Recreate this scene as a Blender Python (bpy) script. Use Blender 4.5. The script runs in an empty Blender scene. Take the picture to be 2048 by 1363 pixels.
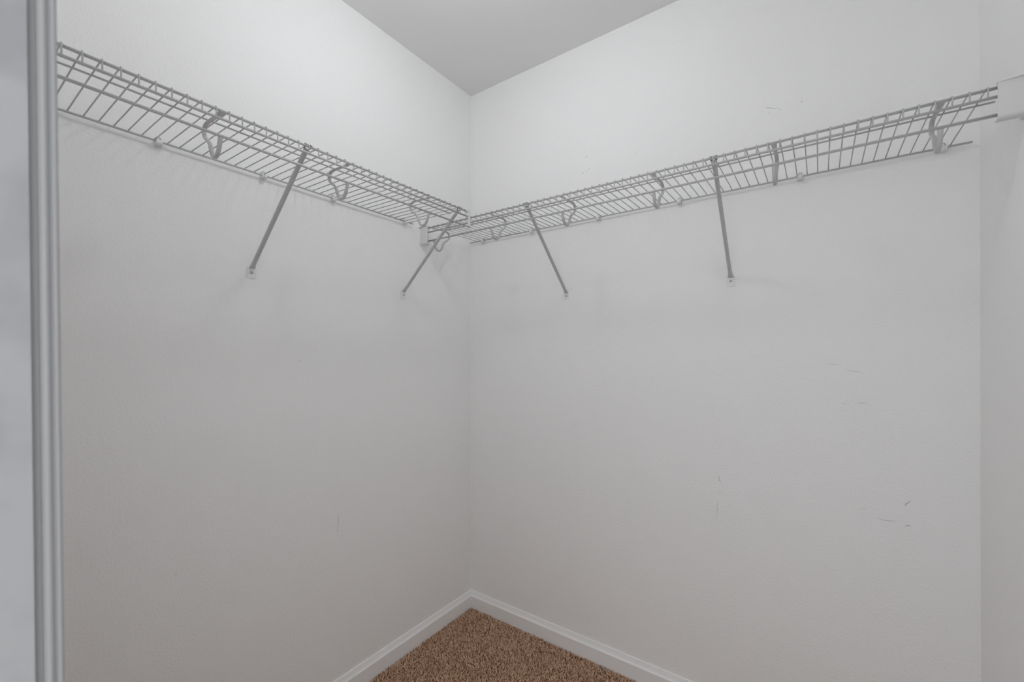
import bpy, bmesh, math, random
import numpy as np
from mathutils import Vector, Matrix

random.seed(7)
sc = bpy.context.scene
C = sc.collection

# ------------------------------------------------------------------ measures (metres)
# room corner at the origin: wall_left is x = 0, wall_back is y = 0, floor z = 0
W, H = 1.698, 2.44            # inner width of the closet, ceiling height
YF = -1.489                   # inner face of the front wall (with the doorway)
XJ, XJ2, DOOR_H = 0.870, 1.580, 2.04   # door opening
ZS = 1.7274                   # height of the shelves' front rail
D = 0.306                     # front rail's distance from the wall

# ------------------------------------------------------------------ camera
F_PX, PX, PY = 854.886, 1039.574, 709.975
cam_d = bpy.data.cameras.new('camera')
cam = bpy.data.objects.new('camera', cam_d); C.objects.link(cam)
cam_d.sensor_fit = 'HORIZONTAL'; cam_d.sensor_width = 36.0
cam_d.lens = F_PX / 2048 * 36.0
cam_d.shift_x = (1024 - PX) / 2048
cam_d.shift_y = (PY - 681.5) / 2048
cam_d.clip_start = 0.01
yaw, pitch, roll = -0.61147, 0.0016, -0.0003
fx = Vector((math.sin(yaw), math.cos(yaw), 0)); rx = Vector((math.cos(yaw), -math.sin(yaw), 0)); uz = Vector((0, 0, 1))
fw = fx * math.cos(pitch) + uz * math.sin(pitch); up = uz * math.cos(pitch) - fx * math.sin(pitch)
r2 = rx * math.cos(roll) + up * math.sin(roll); u2 = up * math.cos(roll) - rx * math.sin(roll)
m = Matrix((r2, u2, -fw)).transposed().to_4x4()
m.translation = Vector((1.36735, -1.54250, 1.19612))
cam.matrix_world = m
cam_d.dof.use_dof = True
cam_d.dof.focus_distance = 1.75
cam_d.dof.aperture_fstop = 5.0
sc.camera = cam

# ------------------------------------------------------------------ world (the lit room beyond the doorway), exposure
WORLD_STRENGTH = 1.6
LAMP_STRENGTH = 49.5
world = bpy.data.worlds.new('world'); sc.world = world
world.use_nodes = True
bg = world.node_tree.nodes['Background']
bg.inputs[0].default_value = (0.935, 0.972, 1.0, 1)
bg.inputs[1].default_value = WORLD_STRENGTH
vs = sc.view_settings
vs.view_transform = 'Standard'; vs.look = 'None'; vs.exposure = 0.0; vs.gamma = 1.0; vs.use_curve_mapping = False
sc.cycles.use_denoising = True
sc.cycles.max_bounces = 16; sc.cycles.diffuse_bounces = 12
sc.cycles.caustics_reflective = False; sc.cycles.caustics_refractive = False

# ------------------------------------------------------------------ materials
def mat(name, col, rough=0.5, spec=0.5, bump=None, mottling=None):
    """principled material; bump = (scale, strength, distance), mottling = (scale, darker colour, low, high)"""
    mt = bpy.data.materials.new(name); mt.use_nodes = True
    nt = mt.node_tree; b = nt.nodes['Principled BSDF']
    b.inputs['Base Color'].default_value = (*col, 1)
    b.inputs['Roughness'].default_value = rough
    b.inputs['Specular IOR Level'].default_value = spec
    tc = nt.nodes.new('ShaderNodeTexCoord')
    if bump:
        n = nt.nodes.new('ShaderNodeTexNoise'); n.inputs['Scale'].default_value = bump[0]
        n.inputs['Detail'].default_value = 3.0; n.inputs['Roughness'].default_value = 0.55
        bp = nt.nodes.new('ShaderNodeBump'); bp.inputs['Strength'].default_value = bump[1]; bp.inputs['Distance'].default_value = bump[2]
        nt.links.new(tc.outputs['Object'], n.inputs['Vector'])
        nt.links.new(n.outputs['Fac'], bp.inputs['Height']); nt.links.new(bp.outputs['Normal'], b.inputs['Normal'])
    if mottling:
        n = nt.nodes.new('ShaderNodeTexNoise'); n.inputs['Scale'].default_value = mottling[0]; n.inputs['Detail'].default_value = 4.0
        r = nt.nodes.new('ShaderNodeValToRGB')
        r.color_ramp.elements[0].position = mottling[2]; r.color_ramp.elements[0].color = (*mottling[1], 1)
        r.color_ramp.elements[1].position = mottling[3]; r.color_ramp.elements[1].color = (*col, 1)
        nt.links.new(tc.outputs['Object'], n.inputs['Vector']); nt.links.new(n.outputs['Fac'], r.inputs['Fac'])
        nt.links.new(r.outputs['Color'], b.inputs['Base Color'])
    return mt

M = {}
M['wall'] = mat('wall_paint', (0.868, 0.868, 0.868), 0.62, 0.3, bump=(165, 0.65, 0.0020))
M['ceiling'] = mat('ceiling_paint', (0.78, 0.78, 0.78), 0.9, 0.2, bump=(120, 0.2, 0.001))
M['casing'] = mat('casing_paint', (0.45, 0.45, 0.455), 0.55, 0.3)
M['trim'] = mat('trim_paint', (0.86, 0.86, 0.86), 0.35, 0.5)
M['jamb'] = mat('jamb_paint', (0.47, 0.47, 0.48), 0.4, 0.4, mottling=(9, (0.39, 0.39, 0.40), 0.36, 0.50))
M['wire'] = mat('white_epoxy', (0.50, 0.50, 0.50), 0.28, 0.6)
M['plastic'] = mat('white_plastic', (0.72, 0.72, 0.72), 0.4, 0.45)
M['plate'] = mat('white_foot_plate', (0.80, 0.80, 0.80), 0.4, 0.4)
M['steel'] = mat('screw_steel', (0.42, 0.42, 0.43), 0.35, 0.6); M['steel'].node_tree.nodes['Principled BSDF'].inputs['Metallic'].default_value = 0.7
M['scuff'] = mat('scuff_grey', (0.36, 0.36, 0.36), 0.8, 0.1)
M['scuff_faint'] = mat('scuff_faint', (0.56, 0.56, 0.56), 0.8, 0.1)
M['backing'] = mat('carpet_backing', (0.16, 0.08, 0.05), 0.95, 0.05)

def carpet_material():
    mt = bpy.data.materials.new('carpet_yarn'); mt.use_nodes = True
    nt = mt.node_tree; b = nt.nodes['Principled BSDF']
    g = nt.nodes.new('ShaderNodeNewGeometry'); r = nt.nodes.new('ShaderNodeValToRGB')
    e = r.color_ramp.elements
    e[0].position = 0.0; e[0].color = (0.30, 0.15, 0.085, 1)
    e[1].position = 1.0; e[1].color = (0.98, 0.80, 0.63, 1)
    k = e.new(0.35); k.color = (0.76, 0.46, 0.295, 1)
    k = e.new(0.7); k.color = (0.93, 0.66, 0.46, 1)
    nt.links.new(g.outputs['Random Per Island'], r.inputs['Fac']); nt.links.new(r.outputs['Color'], b.inputs['Base Color'])
    b.inputs['Roughness'].default_value = 0.9; b.inputs['Specular IOR Level'].default_value = 0.15
    return mt
M['carpet'] = carpet_material()

def glow(name, strength):
    mt = bpy.data.materials.new(name); mt.use_nodes = True
    b = mt.node_tree.nodes['Principled BSDF']
    b.inputs['Base Color'].default_value = (0.9, 0.9, 0.9, 1)
    b.inputs['Emission Color'].default_value = (0.96, 0.986, 1.0, 1); b.inputs['Emission Strength'].default_value = strength
    return mt
M['lamp'] = glow('lit_frosted_glass', LAMP_STRENGTH)

# ------------------------------------------------------------------ helpers
def link(name, mesh, material=None, parent=None):
    o = bpy.data.objects.new(name, mesh); C.objects.link(o)
    if material is not None and not mesh.materials: mesh.materials.append(material)
    o.parent = parent
    return o
def obj(name, bm, material, parent=None, smooth=False):
    me = bpy.data.meshes.new(name); bmesh.ops.recalc_face_normals(bm, faces=bm.faces); bm.to_mesh(me); bm.free()
    if smooth:
        for p in me.polygons: p.use_smooth = len(p.vertices) == 4
    return link(name, me, material, parent)
def tag(o, label, cat, group=None, kind=None):
    o['label'] = label; o['category'] = cat
    if group: o['group'] = group
    if kind: o['kind'] = kind
    return o
def empty(name, loc=(0, 0, 0), rz=0.0, parent=None):
    o = bpy.data.objects.new(name, None); C.objects.link(o)
    o.location = loc; o.rotation_euler = (0, 0, rz); o.parent = parent; o.empty_display_size = 0.05
    return o
def box(bm, x0, x1, y0, y1, z0, z1):
    v = [bm.verts.new(p) for p in ((x0,y0,z0),(x1,y0,z0),(x1,y1,z0),(x0,y1,z0),(x0,y0,z1),(x1,y0,z1),(x1,y1,z1),(x0,y1,z1))]
    for f in ((3,2,1,0),(4,5,6,7),(0,1,5,4),(1,2,6,5),(2,3,7,6),(3,0,4,7)): bm.faces.new([v[i] for i in f])
    return v
def tube(bm, pts, r, n=8, rad2=None, side=Vector((1, 0, 0))):
    """sweep along pts; r = radius (or list) across, rad2 = radius (or list) along `side` for a flattened section"""
    pts = [Vector(p) for p in pts]; k = len(pts)
    rr = r if isinstance(r, (list, tuple)) else [r] * k
    ss = rr if rad2 is None else (rad2 if isinstance(rad2, (list, tuple)) else [rad2] * k)
    rings = []
    for i, p in enumerate(pts):
        t = (pts[min(i + 1, k - 1)] - pts[max(i - 1, 0)]).normalized()
        a = (side - t * side.dot(t))
        if a.length < 1e-4: a = Vector((0, 0, 1)) - t * t.z
        a.normalize(); b = t.cross(a)
        rings.append([bm.verts.new(p + a * (ss[i] * math.cos(q)) + b * (rr[i] * math.sin(q))) for q in (2 * math.pi * j / n for j in range(n))])
    for i in range(k - 1):
        for j in range(n): bm.faces.new((rings[i][j], rings[i][(j+1) % n], rings[i+1][(j+1) % n], rings[i+1][j]))
    bm.faces.new(rings[0][::-1]); bm.faces.new(rings[-1])
def bar(name, x0, x1, y, z, r, parent, material=None, n=10):
    bm = bmesh.new(); tube(bm, [(x0, y, z), (x1, y, z)], r, n, side=Vector((0, 1, 0)))
    return obj(name, bm, material or M['wire'], parent, True)
def extrude_profile(bm, prof, a, b, put):
    """prof: closed list of 2D points; put(u, v, s) -> 3D point; swept from s=a to s=b"""
    ra = [bm.verts.new(put(u, v, a)) for u, v in prof]; rb = [bm.verts.new(put(u, v, b)) for u, v in prof]
    n = len(prof)
    for i in range(n): bm.faces.new((ra[i], ra[(i+1) % n], rb[(i+1) % n], rb[i]))
    bm.faces.new(ra[::-1]); bm.faces.new(rb)
def rounded(w0, w1, h0, h1, r, n=4, corners=(1, 1, 1, 1)):
    """rounded rectangle, corners listed from (w1,h1) anticlockwise"""
    out = []
    for (cx, cy, a0, on) in ((w1-r, h1-r, 0, corners[0]), (w0+r, h1-r, 90, corners[1]), (w0+r, h0+r, 180, corners[2]), (w1-r, h0+r, 270, corners[3])):
        if on:
            for i in range(n + 1):
                q = math.radians(a0 + 90 * i / n); out.append((cx + r * math.cos(q), cy + r * math.sin(q)))
        else:
            q = math.radians(a0 + 45); out.append((cx + r * (1 if math.cos(q) > 0 else -1), cy + r * (1 if math.sin(q) > 0 else -1)))
    return out

# ------------------------------------------------------------------ the setting
def slab(name, label, cat, material, *b):
    bm = bmesh.new()
    for q in b: box(bm, *q)
    return tag(obj(name, bm, material), label, cat, kind='structure')
T = 0.10
FRONT = YF - 0.115
wall_left = slab('wall_left', 'pale grey textured wall behind the shorter wire shelf', 'wall', M['wall'], (-T, 0, FRONT, T, 0, H))
wall_back = slab('wall_back', 'pale grey textured wall behind the longer wire shelf', 'wall', M['wall'], (0, W, 0, T, 0, H))
wall_right = slab('wall_right', 'pale grey side wall behind the white end bracket', 'wall', M['wall'], (W, W + T, FRONT, T, 0, H))
wall_front = slab('wall_front', 'pale grey wall with the doorway into the closet', 'wall', M['wall'],
                  (0, XJ - 0.018, FRONT, YF, 0, H), (XJ2 + 0.018, W, FRONT, YF, 0, H), (XJ - 0.018, XJ2 + 0.018, FRONT, YF, DOOR_H + 0.018, H))
slab('ceiling', 'plain matt grey-white ceiling over the closet', 'ceiling', M['ceiling'], (-T, W + T, FRONT, T, H, H + T))
slab('floor', 'subfloor under the brown carpet', 'floor', M['backing'], (-T, W + T, -2.6, T, -0.05, 0.0))

# baseboards: plain face, bevelled moulded top
BB = [(0, 0.0), (0.0155, 0.0), (0.0155, 0.0585), (0.0150, 0.0602), (0.0130, 0.0616), (0.0105, 0.0648), (0.0084, 0.0692),
      (0.0074, 0.0730), (0.0058, 0.0736), (0.0058, 0.0758), (0.0050, 0.0785), (0.0032, 0.0802), (0, 0.0806)]
def baseboard(name, label, put, a, b):
    bm = bmesh.new(); extrude_profile(bm, BB, a, b, put)
    return tag(obj(name, bm, M['trim']), label, 'baseboard', kind='structure')
baseboard('baseboard_left', 'white moulded baseboard below the shorter wire shelf', lambda u, v, s: (u, s, v), YF, 0.0)
baseboard('baseboard_back', 'white moulded baseboard below the longer wire shelf', lambda u, v, s: (s, -u, v), 0.0, W)
baseboard('baseboard_right', 'white moulded baseboard along the side wall', lambda u, v, s: (W - u, s, v), YF, 0.0)

# door frame: jambs and closet-side casing
LEAN = math.radians(0.55)     # this jamb stands slightly out of plumb
def lean(o, z0=1.2):
    o.location = (0, YF, z0); o.rotation_euler = (LEAN, 0, 0)
frame = tag(empty('door_1'), 'painted door frame of the closet doorway with smudged jamb', 'door frame', kind='structure')
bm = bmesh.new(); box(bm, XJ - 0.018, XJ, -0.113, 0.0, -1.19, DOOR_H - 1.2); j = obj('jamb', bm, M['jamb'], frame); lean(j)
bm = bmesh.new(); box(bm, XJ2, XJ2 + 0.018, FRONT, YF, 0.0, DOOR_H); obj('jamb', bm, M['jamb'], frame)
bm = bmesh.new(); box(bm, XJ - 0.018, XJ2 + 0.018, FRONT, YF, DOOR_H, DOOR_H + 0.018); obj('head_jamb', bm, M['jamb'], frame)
# casing profile: u = away from the opening, v = out from the wall
CAS = [(0.055, 0.0), (0.0058, 0.0), (0.0058, 0.0046), (0.0040, 0.0052), (0.0022, 0.0068), (0.0018, 0.0086), (0.0026, 0.0102), (0.0046, 0.0112),
       (0.0046, 0.0124), (0.0030, 0.0132), (0.0030, 0.0146), (0.0042, 0.0160), (0.0075, 0.0168), (0.020, 0.0168), (0.048, 0.0150), (0.055, 0.0120)]
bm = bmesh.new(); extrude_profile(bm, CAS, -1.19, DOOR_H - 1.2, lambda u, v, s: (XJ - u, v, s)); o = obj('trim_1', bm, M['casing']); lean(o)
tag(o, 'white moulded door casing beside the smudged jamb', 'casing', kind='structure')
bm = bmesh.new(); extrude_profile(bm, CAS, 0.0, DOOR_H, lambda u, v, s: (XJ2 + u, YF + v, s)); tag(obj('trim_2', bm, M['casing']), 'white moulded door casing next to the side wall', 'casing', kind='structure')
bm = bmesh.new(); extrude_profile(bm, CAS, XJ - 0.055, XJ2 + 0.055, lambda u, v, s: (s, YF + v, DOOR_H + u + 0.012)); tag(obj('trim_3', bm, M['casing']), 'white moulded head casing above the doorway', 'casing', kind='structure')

# ------------------------------------------------------------------ carpet pile
def carpet():
    rng = np.random.default_rng(3)
    def grid(x0, x1, y0, y1, s):
        gx, gy = np.meshgrid(np.arange(x0, x1, s), np.arange(y0, y1, s))
        p = np.c_[gx.ravel(), gy.ravel()]; return p + rng.uniform(-.45, .45, p.shape) * s
    e = 0.018
    fine = grid(e, 1.15, -0.90, -e, 0.0043)
    far = np.vstack([grid(1.15, W - e, -0.90, -e, 0.0066), grid(e, W - e, YF + .004, -0.90, 0.0066), grid(XJ + .004, XJ2 - .004, -2.2, YF + .004, 0.0075)])
    pts = np.vstack([fine, far]); big = np.r_[np.ones(len(fine)), np.full(len(far), 1.3)]
    n = len(pts)
    ang = rng.uniform(0, 2*np.pi, n); leanl = rng.uniform(.0020, .0075, n) * big; h = rng.uniform(.0070, .0110, n)
    r0 = .00145 * big; ang2 = ang + rng.normal(0, .8, n)
    c0 = np.c_[pts, np.full(n, -.001)]
    c1 = c0 + np.c_[np.cos(ang) * leanl * .35, np.sin(ang) * leanl * .35, h * .62]
    c2 = c1 + np.c_[np.cos(ang2) * leanl * .75, np.sin(ang2) * leanl * .75, h * .40]
    for c in (c1, c2):
        c[:, 0] = np.clip(c[:, 0], .0178, W - .0178); c[:, 1] = np.minimum(c[:, 1], -.0178)
    spin = rng.uniform(0, 2*np.pi, n); V = np.empty((n, 9, 3), np.float32)
    for k, (c, rr) in enumerate(((c0, r0 * .9), (c1, r0 * 1.25), (c2, r0 * .85))):
        for q in range(3):
            a = spin + q * 2*np.pi/3 + k * .6
            V[:, k*3+q, :] = c + np.c_[np.cos(a) * rr, np.sin(a) * rr, np.zeros(n)]
    f = []
    for k in (0, 3):
        for q in range(3):
            a, b = k + q, k + (q+1) % 3
            f += [(a, b, b+3), (a, b+3, a+3)]
    f.append((6, 7, 8)); f = np.array(f, np.int32)
    F = (f[None] + (np.arange(n, dtype=np.int32) * 9)[:, None, None]).reshape(-1)
    me = bpy.data.meshes.new('carpet'); nt = len(F) // 3
    me.vertices.add(n * 9); me.vertices.foreach_set('co', V.reshape(-1))
    me.loops.add(len(F)); me.loops.foreach_set('vertex_index', F)
    me.polygons.add(nt); me.polygons.foreach_set('loop_start', np.arange(0, len(F), 3, dtype=np.int32))
    me.polygons.foreach_set('use_smooth', np.ones(nt, bool))
    me.update(calc_edges=True); me.validate()
    return tag(link('carpet', me, M['carpet']), 'brown twisted-pile carpet on the closet floor', 'carpet', kind='stuff')
carpet()

# ------------------------------------------------------------------ shelves (local frame: x along, y out from the wall, z up from the front rail)
BACK_Y, BACK_Z, BACK_R = 0.012, 0.0060, 0.0026
MID_Y, MID_Z, MID_R = D - 0.0717, 0.0026, 0.0021
LIP_Y, LIP_Z, LIP_R = D + 0.0062, -0.0203, 0.0029
ROD_Y, ROD_Z, ROD_R = D - 0.0070, -0.0515, 0.0031
TOP_R, WR = 0.0031, 0.00145
wire_bm = bmesh.new()
wz0, wz1 = BACK_Z + BACK_R + WR, TOP_R + WR
path = [(0, 0.0085, wz0), (0, D - 0.0025, wz1 + 0.0001)]
for a in (65, 40, 15, 0):
    q = math.radians(a); path.append((0, D + math.cos(q) * wz1, math.sin(q) * wz1))
path += [(0, D + wz1 - 0.0012, -0.012), (0, LIP_Y - LIP_R - WR + 0.0012, LIP_Z - 0.0015)]
tube(wire_bm, path, WR, 6)
wire_me = bpy.data.meshes.new('deck_wire'); bmesh.ops.recalc_face_normals(wire_bm, faces=wire_bm.faces); wire_bm.to_mesh(wire_me); wire_bm.free()
for p in wire_me.polygons: p.use_smooth = len(p.vertices) == 4
wire_me.materials.append(M['wire'])

def shelf(label, frame_loc, rz, front, back, mid, wires):
    s = empty('wire_shelf', frame_loc, rz); tag(s, label, 'shelf')
    bar('front_rail', *front, D, 0, TOP_R, s); bar('lip_rail', *front, LIP_Y, LIP_Z, LIP_R, s)
    bar('middle_rail', *mid, MID_Y, MID_Z, MID_R, s); bar('back_rail', *back, BACK_Y, BACK_Z, BACK_R, s)
    for x in wires:
        w = link('deck_wire', wire_me, None, s); w.location = (x, 0, 0)
    return s
LOC_A, RZ_A = (0, 0, ZS), math.radians(-90)      # shelf on wall_left: local x = -world y
LOC_B, RZ_B = (W, 0, ZS - 0.0004), math.radians(180)   # shelf on wall_back: local x = W - world x
S = 0.0254
wa = [1.3950 - S * i for i in range(-3, 41)]
wb = [W - (0.3476 + S * i) for i in range(-12, 52)]
shelf('shorter white wire shelf that runs from the door casing and stops short of the corner', LOC_A, RZ_A, (0.3645, 1.482), (0.3675, 1.482), (0.380, 1.482), wa)
shelf('longer white wire shelf that runs from the corner to the side wall', LOC_B, RZ_B, (0.012, W - 0.012), (0.0155, W - 0.0075), (0.028, W - 0.060), wb)

rodA = bar('closet_rod', 0.3440, 1.480, ROD_Y, ROD_Z, ROD_R, None); rodA.location = LOC_A; rodA.rotation_euler = (0, 0, RZ_A)
tag(rodA, 'thin white hanging rod below the shorter wire shelf', 'rod')
rodB = bar('closet_rod', 0.004, W - 0.004, ROD_Y, ROD_Z, ROD_R, None); rodB.location = LOC_B; rodB.rotation_euler = (0, 0, RZ_B)
tag(rodB, 'thin white hanging rod below the longer wire shelf', 'rod')

# rod hooks: flattened strip from the front rail, back under the wires, down in an S and up to the rod
HK = [(-.002, -.0012), (.010, -.0036), (.030, -.0030), (.060, -.0010), (.082, -.0008), (.0935, -.0050), (.0985, -.0140), (.0965, -.0250), (.0870, -.0355), (.0730, -.0440),
      (.0640, -.0530), (.0585, -.0640), (.0540, -.0760), (.0480, -.0860), (.0365, -.0918), (.0240, -.0885), (.0155, -.0770), (.0105, -.0650), (.0080, -.0580), (.0072, -.0545)]
def smooth(pts, it=2):
    for _ in range(it):
        out = [pts[0]]
        for a, b in zip(pts, pts[1:]):
            out += [tuple(.75*u + .25*v for u, v in zip(a, b)), tuple(.25*u + .75*v for u, v in zip(a, b))]
        pts = out + [pts[-1]]
    return pts
hk = smooth(HK, 1)
hook_bm = bmesh.new(); nk = len(hk)
wid = [0.0062 if i < 4 else 0.0048 for i in range(nk)]; thk = [0.0014 if i < 4 else 0.0024 if i < 9 else 0.0036 for i in range(nk)]
tube(hook_bm, [(0, D - d, z) for d, z in hk], thk, 10, rad2=wid)
hook_me = bpy.data.meshes.new('rod_hook'); bmesh.ops.recalc_face_normals(hook_bm, faces=hook_bm.faces); hook_bm.to_mesh(hook_me); hook_bm.free()
for p in hook_me.polygons: p.use_smooth = len(p.vertices) == 4
hook_me.materials.append(M['wire'])
def hook(x, loc, rz, label):
    o = link('rod_hook', hook_me)
    o.matrix_world = Matrix.Translation(loc) @ Matrix.Rotation(rz, 4, 'Z') @ Matrix.Translation((x, 0, 0))
    tag(o, label, 'hook', 'curved rod hooks under the wire shelves')
for x, l in ((1.1545, 'curved white rod hook on the shorter shelf, between door casing and its first brace'),
             (0.8480, 'curved white rod hook on the shorter shelf, next after the brace farther from the corner'),
             (0.5480, 'curved white rod hook on the shorter shelf, just before the brace nearer the corner')):
    hook(x, LOC_A, RZ_A, l)
for x, l in ((0.0610, 'curved white rod hook in the corner, beside the end bracket behind the crossing brace'),
             (0.3660, 'curved white rod hook on the longer shelf, between the corner and its first brace'),
             (0.6680, 'curved white rod hook on the longer shelf, next after the brace nearer the corner'),
             (0.9720, 'curved white rod hook on the longer shelf, just before the brace farther from the corner'),
             (1.2745, 'curved white rod hook on the longer shelf, next after its brace nearer the side wall'),
             (1.5765, 'curved white rod hook on the longer shelf, close to the side wall')):
    hook(W - x, LOC_B, RZ_B, l)

# braces: round pole from the lip to a flattened, screwed foot on the wall
def brace(xf, xt, loc, rz, label):
    t = empty('shelf_brace', loc, rz); tag(t, label, 'brace', 'diagonal shelf braces')
    zf = -0.2700
    bm = bmesh.new()
    lerp = lambda q: xf + (xt - xf) * q
    tube(bm, [(xf, 0.0050, zf - 0.004), (lerp(.01), 0.0085, zf + 0.001), (lerp(.04), 0.0185, zf + 0.0105), (lerp(.9), D - 0.033, -0.0260), (lerp(.96), D - 0.0175, -0.0130), (xt, D - 0.0075, -0.0035)],
         [0.0022, 0.0040, 0.0060, 0.0060, 0.0050, 0.0018], 14, rad2=[0.0085, 0.0075, 0.0060, 0.0060, 0.0066, 0.0075])
    obj('pole', bm, M['wire'], t, True)
    bm = bmesh.new(); pr = rounded(-0.0125, 0.0125, zf - 0.0330, zf + 0.0020, 0.0035)
    extrude_profile(bm, pr, 0.0004, 0.0026, lambda u, v, s: (xf + u, s, v)); pl = obj('foot_plate', bm, M['plate'], t)
    bm = bmesh.new(); tube(bm, [(xf, 0.002, zf - 0.0165), (xf, 0.0042, zf - 0.0165), (xf, 0.0055, zf - 0.0165)], [0.0038, 0.0038, 0.0022], 10); obj('screw', bm, M['steel'], pl, True)
    for sx in (-1, 1):   # two ears that grip the front rail
        bm = bmesh.new(); pts = []
        for a in (200, 160, 120, 85, 50, 20):
            q = math.radians(a); pts.append((xt + sx * 0.0068, D + 0.0050 * math.cos(q), 0.0050 * math.sin(q)))
        tube(bm, [(xt + sx * 0.0055, D - 0.0085, -0.0045)] + pts, 0.0009, 6, rad2=0.0026); obj('rail_clasp', bm, M['steel'], t, True)
    return t
brace(0.9668, 0.9632, LOC_A, RZ_A, 'white diagonal brace under the shorter shelf, the one nearer the door casing')
brace(0.4070, 0.4044, LOC_A, RZ_A, 'white diagonal brace under the shorter shelf, crossing in front of the corner bracket')
brace(W - 0.5205, W - 0.5254, LOC_B, RZ_B, 'white diagonal brace under the longer shelf, the one nearer the corner')
brace(W - 1.1300, W - 1.1350, LOC_B, RZ_B, 'white diagonal brace under the longer shelf, the one nearer the side wall')

# wall clips: little saddles that pin the back rail to the wall
def make_clip_meshes():
    out = []
    bm = bmesh.new()
    # saddle around the rail, open at the back, and tab against the wall
    pts = [(0.0004, -0.0060), (0.0080, -0.0078)]
    prof = [(0.0004, 0.0160), (0.0004, -0.0045)] + [(BACK_Y + 0.0062 * math.cos(math.radians(a)), BACK_Z - 0.0035 + 0.0066 * math.sin(math.radians(a))) for a in range(225, 391, 22)] + [(BACK_Y + 0.0030, BACK_Z + 0.0036), (0.0062, BACK_Z + 0.0040), (0.0050, 0.0115), (0.0046, 0.0150), (0.0030, 0.0165)]
    extrude_profile(bm, prof, -0.0065, 0.0065, lambda u, v, s: (s, u, v))
    a = bpy.data.meshes.new('body'); bmesh.ops.recalc_face_normals(bm, faces=bm.faces); bm.to_mesh(a); bm.free()
    bm = bmesh.new(); c = Vector((0, 0, 0.0150))
    n = 16; rings = []
    for r_, y_ in ((0.0056, 0.0010), (0.0056, 0.0078), (0.0050, 0.0084), (0.0044, 0.0084), (0.0038, 0.0050)):
        rings.append([bm.verts.new((r_ * math.cos(2*math.pi*i/n), y_, c.z + r_ * math.sin(2*math.pi*i/n))) for i in range(n)])
    for p, q in zip(rings, rings[1:]):
        for i in range(n): bm.faces.new((p[i], p[(i+1) % n], q[(i+1) % n], q[i]))
    b = bpy.data.meshes.new('collar'); bm.to_mesh(b); bm.free()
    bm = bmesh.new(); tube(bm, [(0, 0.002, c.z), (0, 0.0076, c.z), (0, 0.0082, c.z)], [0.0032, 0.0032, 0.0026], 12); p = bpy.data.meshes.new('pin')
    bmesh.ops.recalc_face_normals(bm, faces=bm.faces); bm.to_mesh(p); bm.free()
    for me in (a, b, p): me.materials.append(M['plastic'])
    return a, b, p
clip_me = make_clip_meshes()
def clip(x, loc, rz, label):
    m4 = Matrix.Translation(loc) @ Matrix.Rotation(rz, 4, 'Z') @ Matrix.Translation((x, 0, 0))
    t = empty('wall_clip'); t.matrix_world = m4; tag(t, label, 'clip', 'wall clips along the back rails')
    for nm, me in zip(('body', 'collar', 'pin'), clip_me): link(nm, me, None, t)
for x, l in ((1.1849, 'small white wall clip on the shorter shelf, nearest the door casing'),
             (0.9375, 'small white wall clip on the shorter shelf, right after the brace farther from the corner'),
             (0.7130, 'small white wall clip on the shorter shelf, midway between its two braces'),
             (0.4040, 'small white wall clip on the shorter shelf, at the end of its back rail')):
    clip(x, LOC_A, RZ_A, l)
for x, l in ((0.0840, 'small white wall clip on the longer shelf, nearest the corner'),
             (0.3533, 'small white wall clip on the longer shelf, between the corner and its first brace'),
             (0.6649, 'small white wall clip on the longer shelf, next after the brace nearer the corner'),
             (0.9690, 'small white wall clip on the longer shelf, before the brace nearer the side wall'),
             (1.3202, 'small white wall clip on the longer shelf, between last brace and last hook'),
             (1.6301, 'small white wall clip on the longer shelf, nearest the side wall')):
    clip(W - x, LOC_B, RZ_B, l)

# end brackets: open cups on the side walls that carry the front rails and the rod
def end_bracket(x0, sgn, label):
    """x0 = wall position (local), sgn = direction away from the wall"""
    t = empty('end_bracket', LOC_B, RZ_B); tag(t, label, 'bracket', 'end brackets of the longer shelf')
    L = 0.0435; g = 0.0004
    X = lambda s: x0 + sgn * s
    yf, yb, zb, zt = D + 0.0125, D - 0.034, -0.0660, 0.0052
    def plate(name, prof, a, b, put):
        bm = bmesh.new(); extrude_profile(bm, prof, a, b, put); return obj(name, bm, M['plastic'], t)
    # shell = front face, rounded bottom and rear flange swept away from the wall
    r = 0.007; w = 0.0022; outer, inner = [], []
    for k, (cy, a0) in enumerate(((yf - r, 0), (yb + r, -90))):
        for i in range(6):
            q = math.radians(a0 - 18 * i)
            outer.append((cy + r * math.cos(q), zb + r + r * math.sin(q))); inner.append((cy + (r - w) * math.cos(q), zb + r + (r - w) * math.sin(q)))
    prof = [(yf, zt)] + outer[:6] + [(D - 0.008, zb), (D - 0.008, zb + w)] + inner[:6][::-1] + [(yf - w, zt)]
    plate('shell', prof, g, L, lambda u, v, s: (X(s), u, v))
    plate('wall_plate', rounded(yb, yf - 0.003, zb + 0.003, zt - 0.001, 0.004, 3), g, 0.0030, lambda u, v, s: (X(s), u, v))
    bm = bmesh.new()       # cap that overhangs the front face
    pts = [(g, yf + 0.0070), (L, yf + 0.0008), (L, yf - 0.010), (g, yf - 0.014)]
    lo = [bm.verts.new((X(a), b, zt)) for a, b in pts]; hi = [bm.verts.new((X(a), b, zt + 0.0030)) for a, b in pts]
    bm.faces.new(lo[::-1]); bm.faces.new(hi)
    for i in range(4): bm.faces.new((lo[i], lo[(i+1) % 4], hi[(i+1) % 4], hi[i]))
    obj('cap', bm, M['plastic'], t)
    bm = bmesh.new(); tube(bm, [(X(0.0115), yf - 0.001, -0.0240), (X(0.0115), yf + 0.0005, -0.0240)], 0.0022, 12); obj('boss', bm, M['plastic'], t)
    return t
end_bracket(0.0, 1, 'white plastic end bracket on the side wall holding shelf and rod')
end_bracket(W, -1, 'white plastic end bracket on the wall by the corner, under the shorter shelf')

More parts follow.
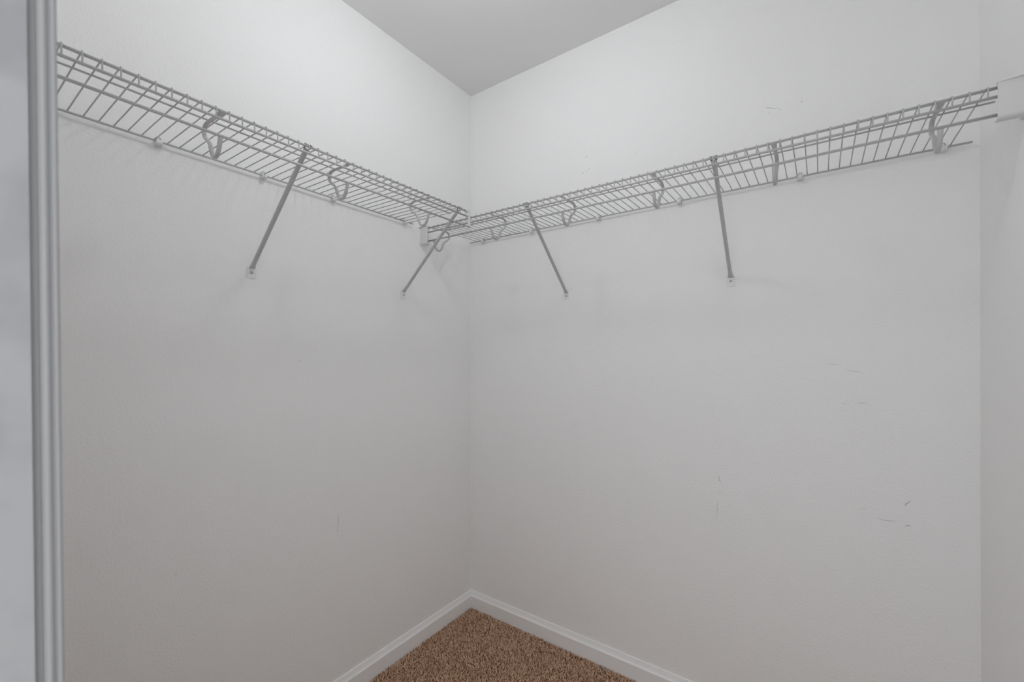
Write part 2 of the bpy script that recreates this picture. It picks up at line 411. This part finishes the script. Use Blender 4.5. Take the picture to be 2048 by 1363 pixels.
# end cap of the shorter shelf
t = empty('shelf_end_cap', LOC_A, RZ_A); tag(t, 'small white end cap on the free end of the shorter shelf', 'end cap')
for nm, y_, z_, r_ in (('rail_sleeve', D, 0.0, 0.0048), ('rail_sleeve', LIP_Y, LIP_Z, 0.0044)):
    bm = bmesh.new(); tube(bm, [(0.3610, y_, z_), (0.3720, y_, z_)], r_, 12, side=Vector((0, 1, 0))); obj(nm, bm, M['plastic'], t, True)
bm = bmesh.new(); extrude_profile(bm, rounded(0.3605, 0.3720, -0.0555, 0.0035, 0.002, 3), LIP_Y + 0.0030, LIP_Y + 0.0050, lambda u, v, s: (u, s, v)); obj('strip', bm, M['plastic'], t)
bm = bmesh.new(); tube(bm, [(0.3615, ROD_Y, ROD_Z), (0.3710, ROD_Y, ROD_Z)], 0.0042, 12, side=Vector((0, 1, 0)))
tube(bm, [(0.3663, ROD_Y, ROD_Z), (0.3663, LIP_Y + 0.0035, ROD_Z)], 0.0024, 8, rad2=0.0045); obj('rod_sleeve', bm, M['plastic'], t, True)

# ------------------------------------------------------------------ ceiling lamp (lights the closet from just above the frame)
def lamp(x, y):
    t = empty('ceiling_light', (x, y, H)); tag(t, 'round ceiling light with a frosted glass globe in the middle of the closet', 'ceiling light')
    def lathe(name, prof, material, n=32):
        bm = bmesh.new(); rings = [[bm.verts.new((r_ * math.cos(2*math.pi*i/n), r_ * math.sin(2*math.pi*i/n), z_)) for i in range(n)] for r_, z_ in prof]
        for p, q in zip(rings, rings[1:]):
            for i in range(n): bm.faces.new((p[i], p[(i+1) % n], q[(i+1) % n], q[i]))
        bm.faces.new(rings[0]); bm.faces.new(rings[-1][::-1])
        return obj(name, bm, material, t, True)
    lathe('canopy', [(0.075, -0.0005), (0.088, -0.010), (0.088, -0.050), (0.036, -0.062), (0.032, -0.098)], M['trim'])
    lathe('glass_dome', [(0.030, -0.098), (0.043, -0.108), (0.052, -0.126), (0.054, -0.146), (0.048, -0.168), (0.034, -0.185), (0.017, -0.195), (0.003, -0.197)], M['lamp'], 16)
lamp(0.67, -0.80)

# ------------------------------------------------------------------ wear on the walls: scuffs a fraction of a millimetre proud
def scuff(parent, pts, w, faint, put):
    """irregular ribbon along pts (2D on the wall)"""
    bm = bmesh.new(); n = 9; P = []
    for i in range(n):
        s = i / (n - 1) * (len(pts) - 1); k = min(int(s), len(pts) - 2); q = s - k
        P.append(Vector(pts[k]).lerp(Vector(pts[k+1]), q) + Vector((random.uniform(-1, 1), random.uniform(-1, 1))) * w * .35)
    L_, R_ = [], []
    for i, p in enumerate(P):
        d = (P[min(i+1, n-1)] - P[max(i-1, 0)]); d = d.normalized() if d.length > 0 else Vector((1, 0)); nn = Vector((-d.y, d.x))
        ww = w * (0.25 + 0.75 * math.sin(math.pi * (i + .3) / (n - .4))) * random.uniform(.5, 1.1) / 2
        L_.append(bm.verts.new(put(*(p + nn * ww)))); R_.append(bm.verts.new(put(*(p - nn * ww))))
    for i in range(n - 1): bm.faces.new((L_[i], L_[i+1], R_[i+1], R_[i]))
    obj('scuff_mark', bm, M['scuff_faint'] if faint else M['scuff'], parent)
onB = lambda u, v: (u, -0.0004, v)
onA = lambda u, v: (0.0004, u, v)
for pts, w, f in (([(1.3842, 1.1729), (1.4193, 1.1704)], .0012, 1), ([(1.4274, 1.1546), (1.4556, 1.1523), (1.468, 1.147)], .0013, 1),
                  ([(1.4204, 1.0594), (1.4386, 1.0577)], .0010, 1), ([(1.4555, 1.0616), (1.4765, 1.0643)], .0010, 0),
                  ([(1.4629, .7669), (1.475, .7652)], .0012, 1), ([(1.4977, .7462), (1.512, .7430), (1.5375, .7454)], .0012, 0),
                  ([(1.5559, .7899), (1.558, .797), (1.568, .8071)], .0018, 0), ([(1.556, .738), (1.567, .740)], .0025, 1),
                  ([(1.0952, .7999), (1.0935, .787), (1.0998, .7741)], .0016, 0), ([(1.0935, .742), (1.098, .742)], .0018, 0),
                  ([(1.2294, 1.9759), (1.250, 1.966), (1.2657, 1.9607)], .0016, 0), ([(1.2657, 1.9607), (1.2700, 1.9540)], .0016, 1), ([(1.236, 1.957), (1.242, 1.954)], .0014, 1),
                  ([(.5924, 1.9244), (.6000, 1.9290)], .0026, 0), ([(.6080, 1.9285), (.6150, 1.9300)], .0022, 1), ([(.6180, 1.9330), (.6252, 1.9380)], .0022, 0),
                  ([(.6035, 1.9875), (.6166, 1.9879)], .0020, 1), ([(.8099, 1.9471), (.8175, 1.9525)], .0020, 1), ([(1.3239, 1.9640), (1.3251, 1.9605)], .0028, 1),
                  ([(.3880, 1.3790), (.3960, 1.3760)], .0012, 1), ([(1.0905, .715), (1.086, .655)], .0016, 1)):
    scuff(wall_back, pts, w, f, onB)
for pts, w, f in (([(-.6885, .6503), (-.6900, .620), (-.6922, .5892)], .0022, 1), ([(-.6920, .596), (-.6922, .589)], .0022, 0), ([(-.8230, 1.1792), (-.8262, 1.1808)], .0020, 0),
                  ([(-1.1480, .6271), (-1.1440, .6350)], .0018, 1), ([(-.6159, .3742), (-.6130, .3750)], .0025, 1)):
    scuff(wall_left, pts, w, f, onA)
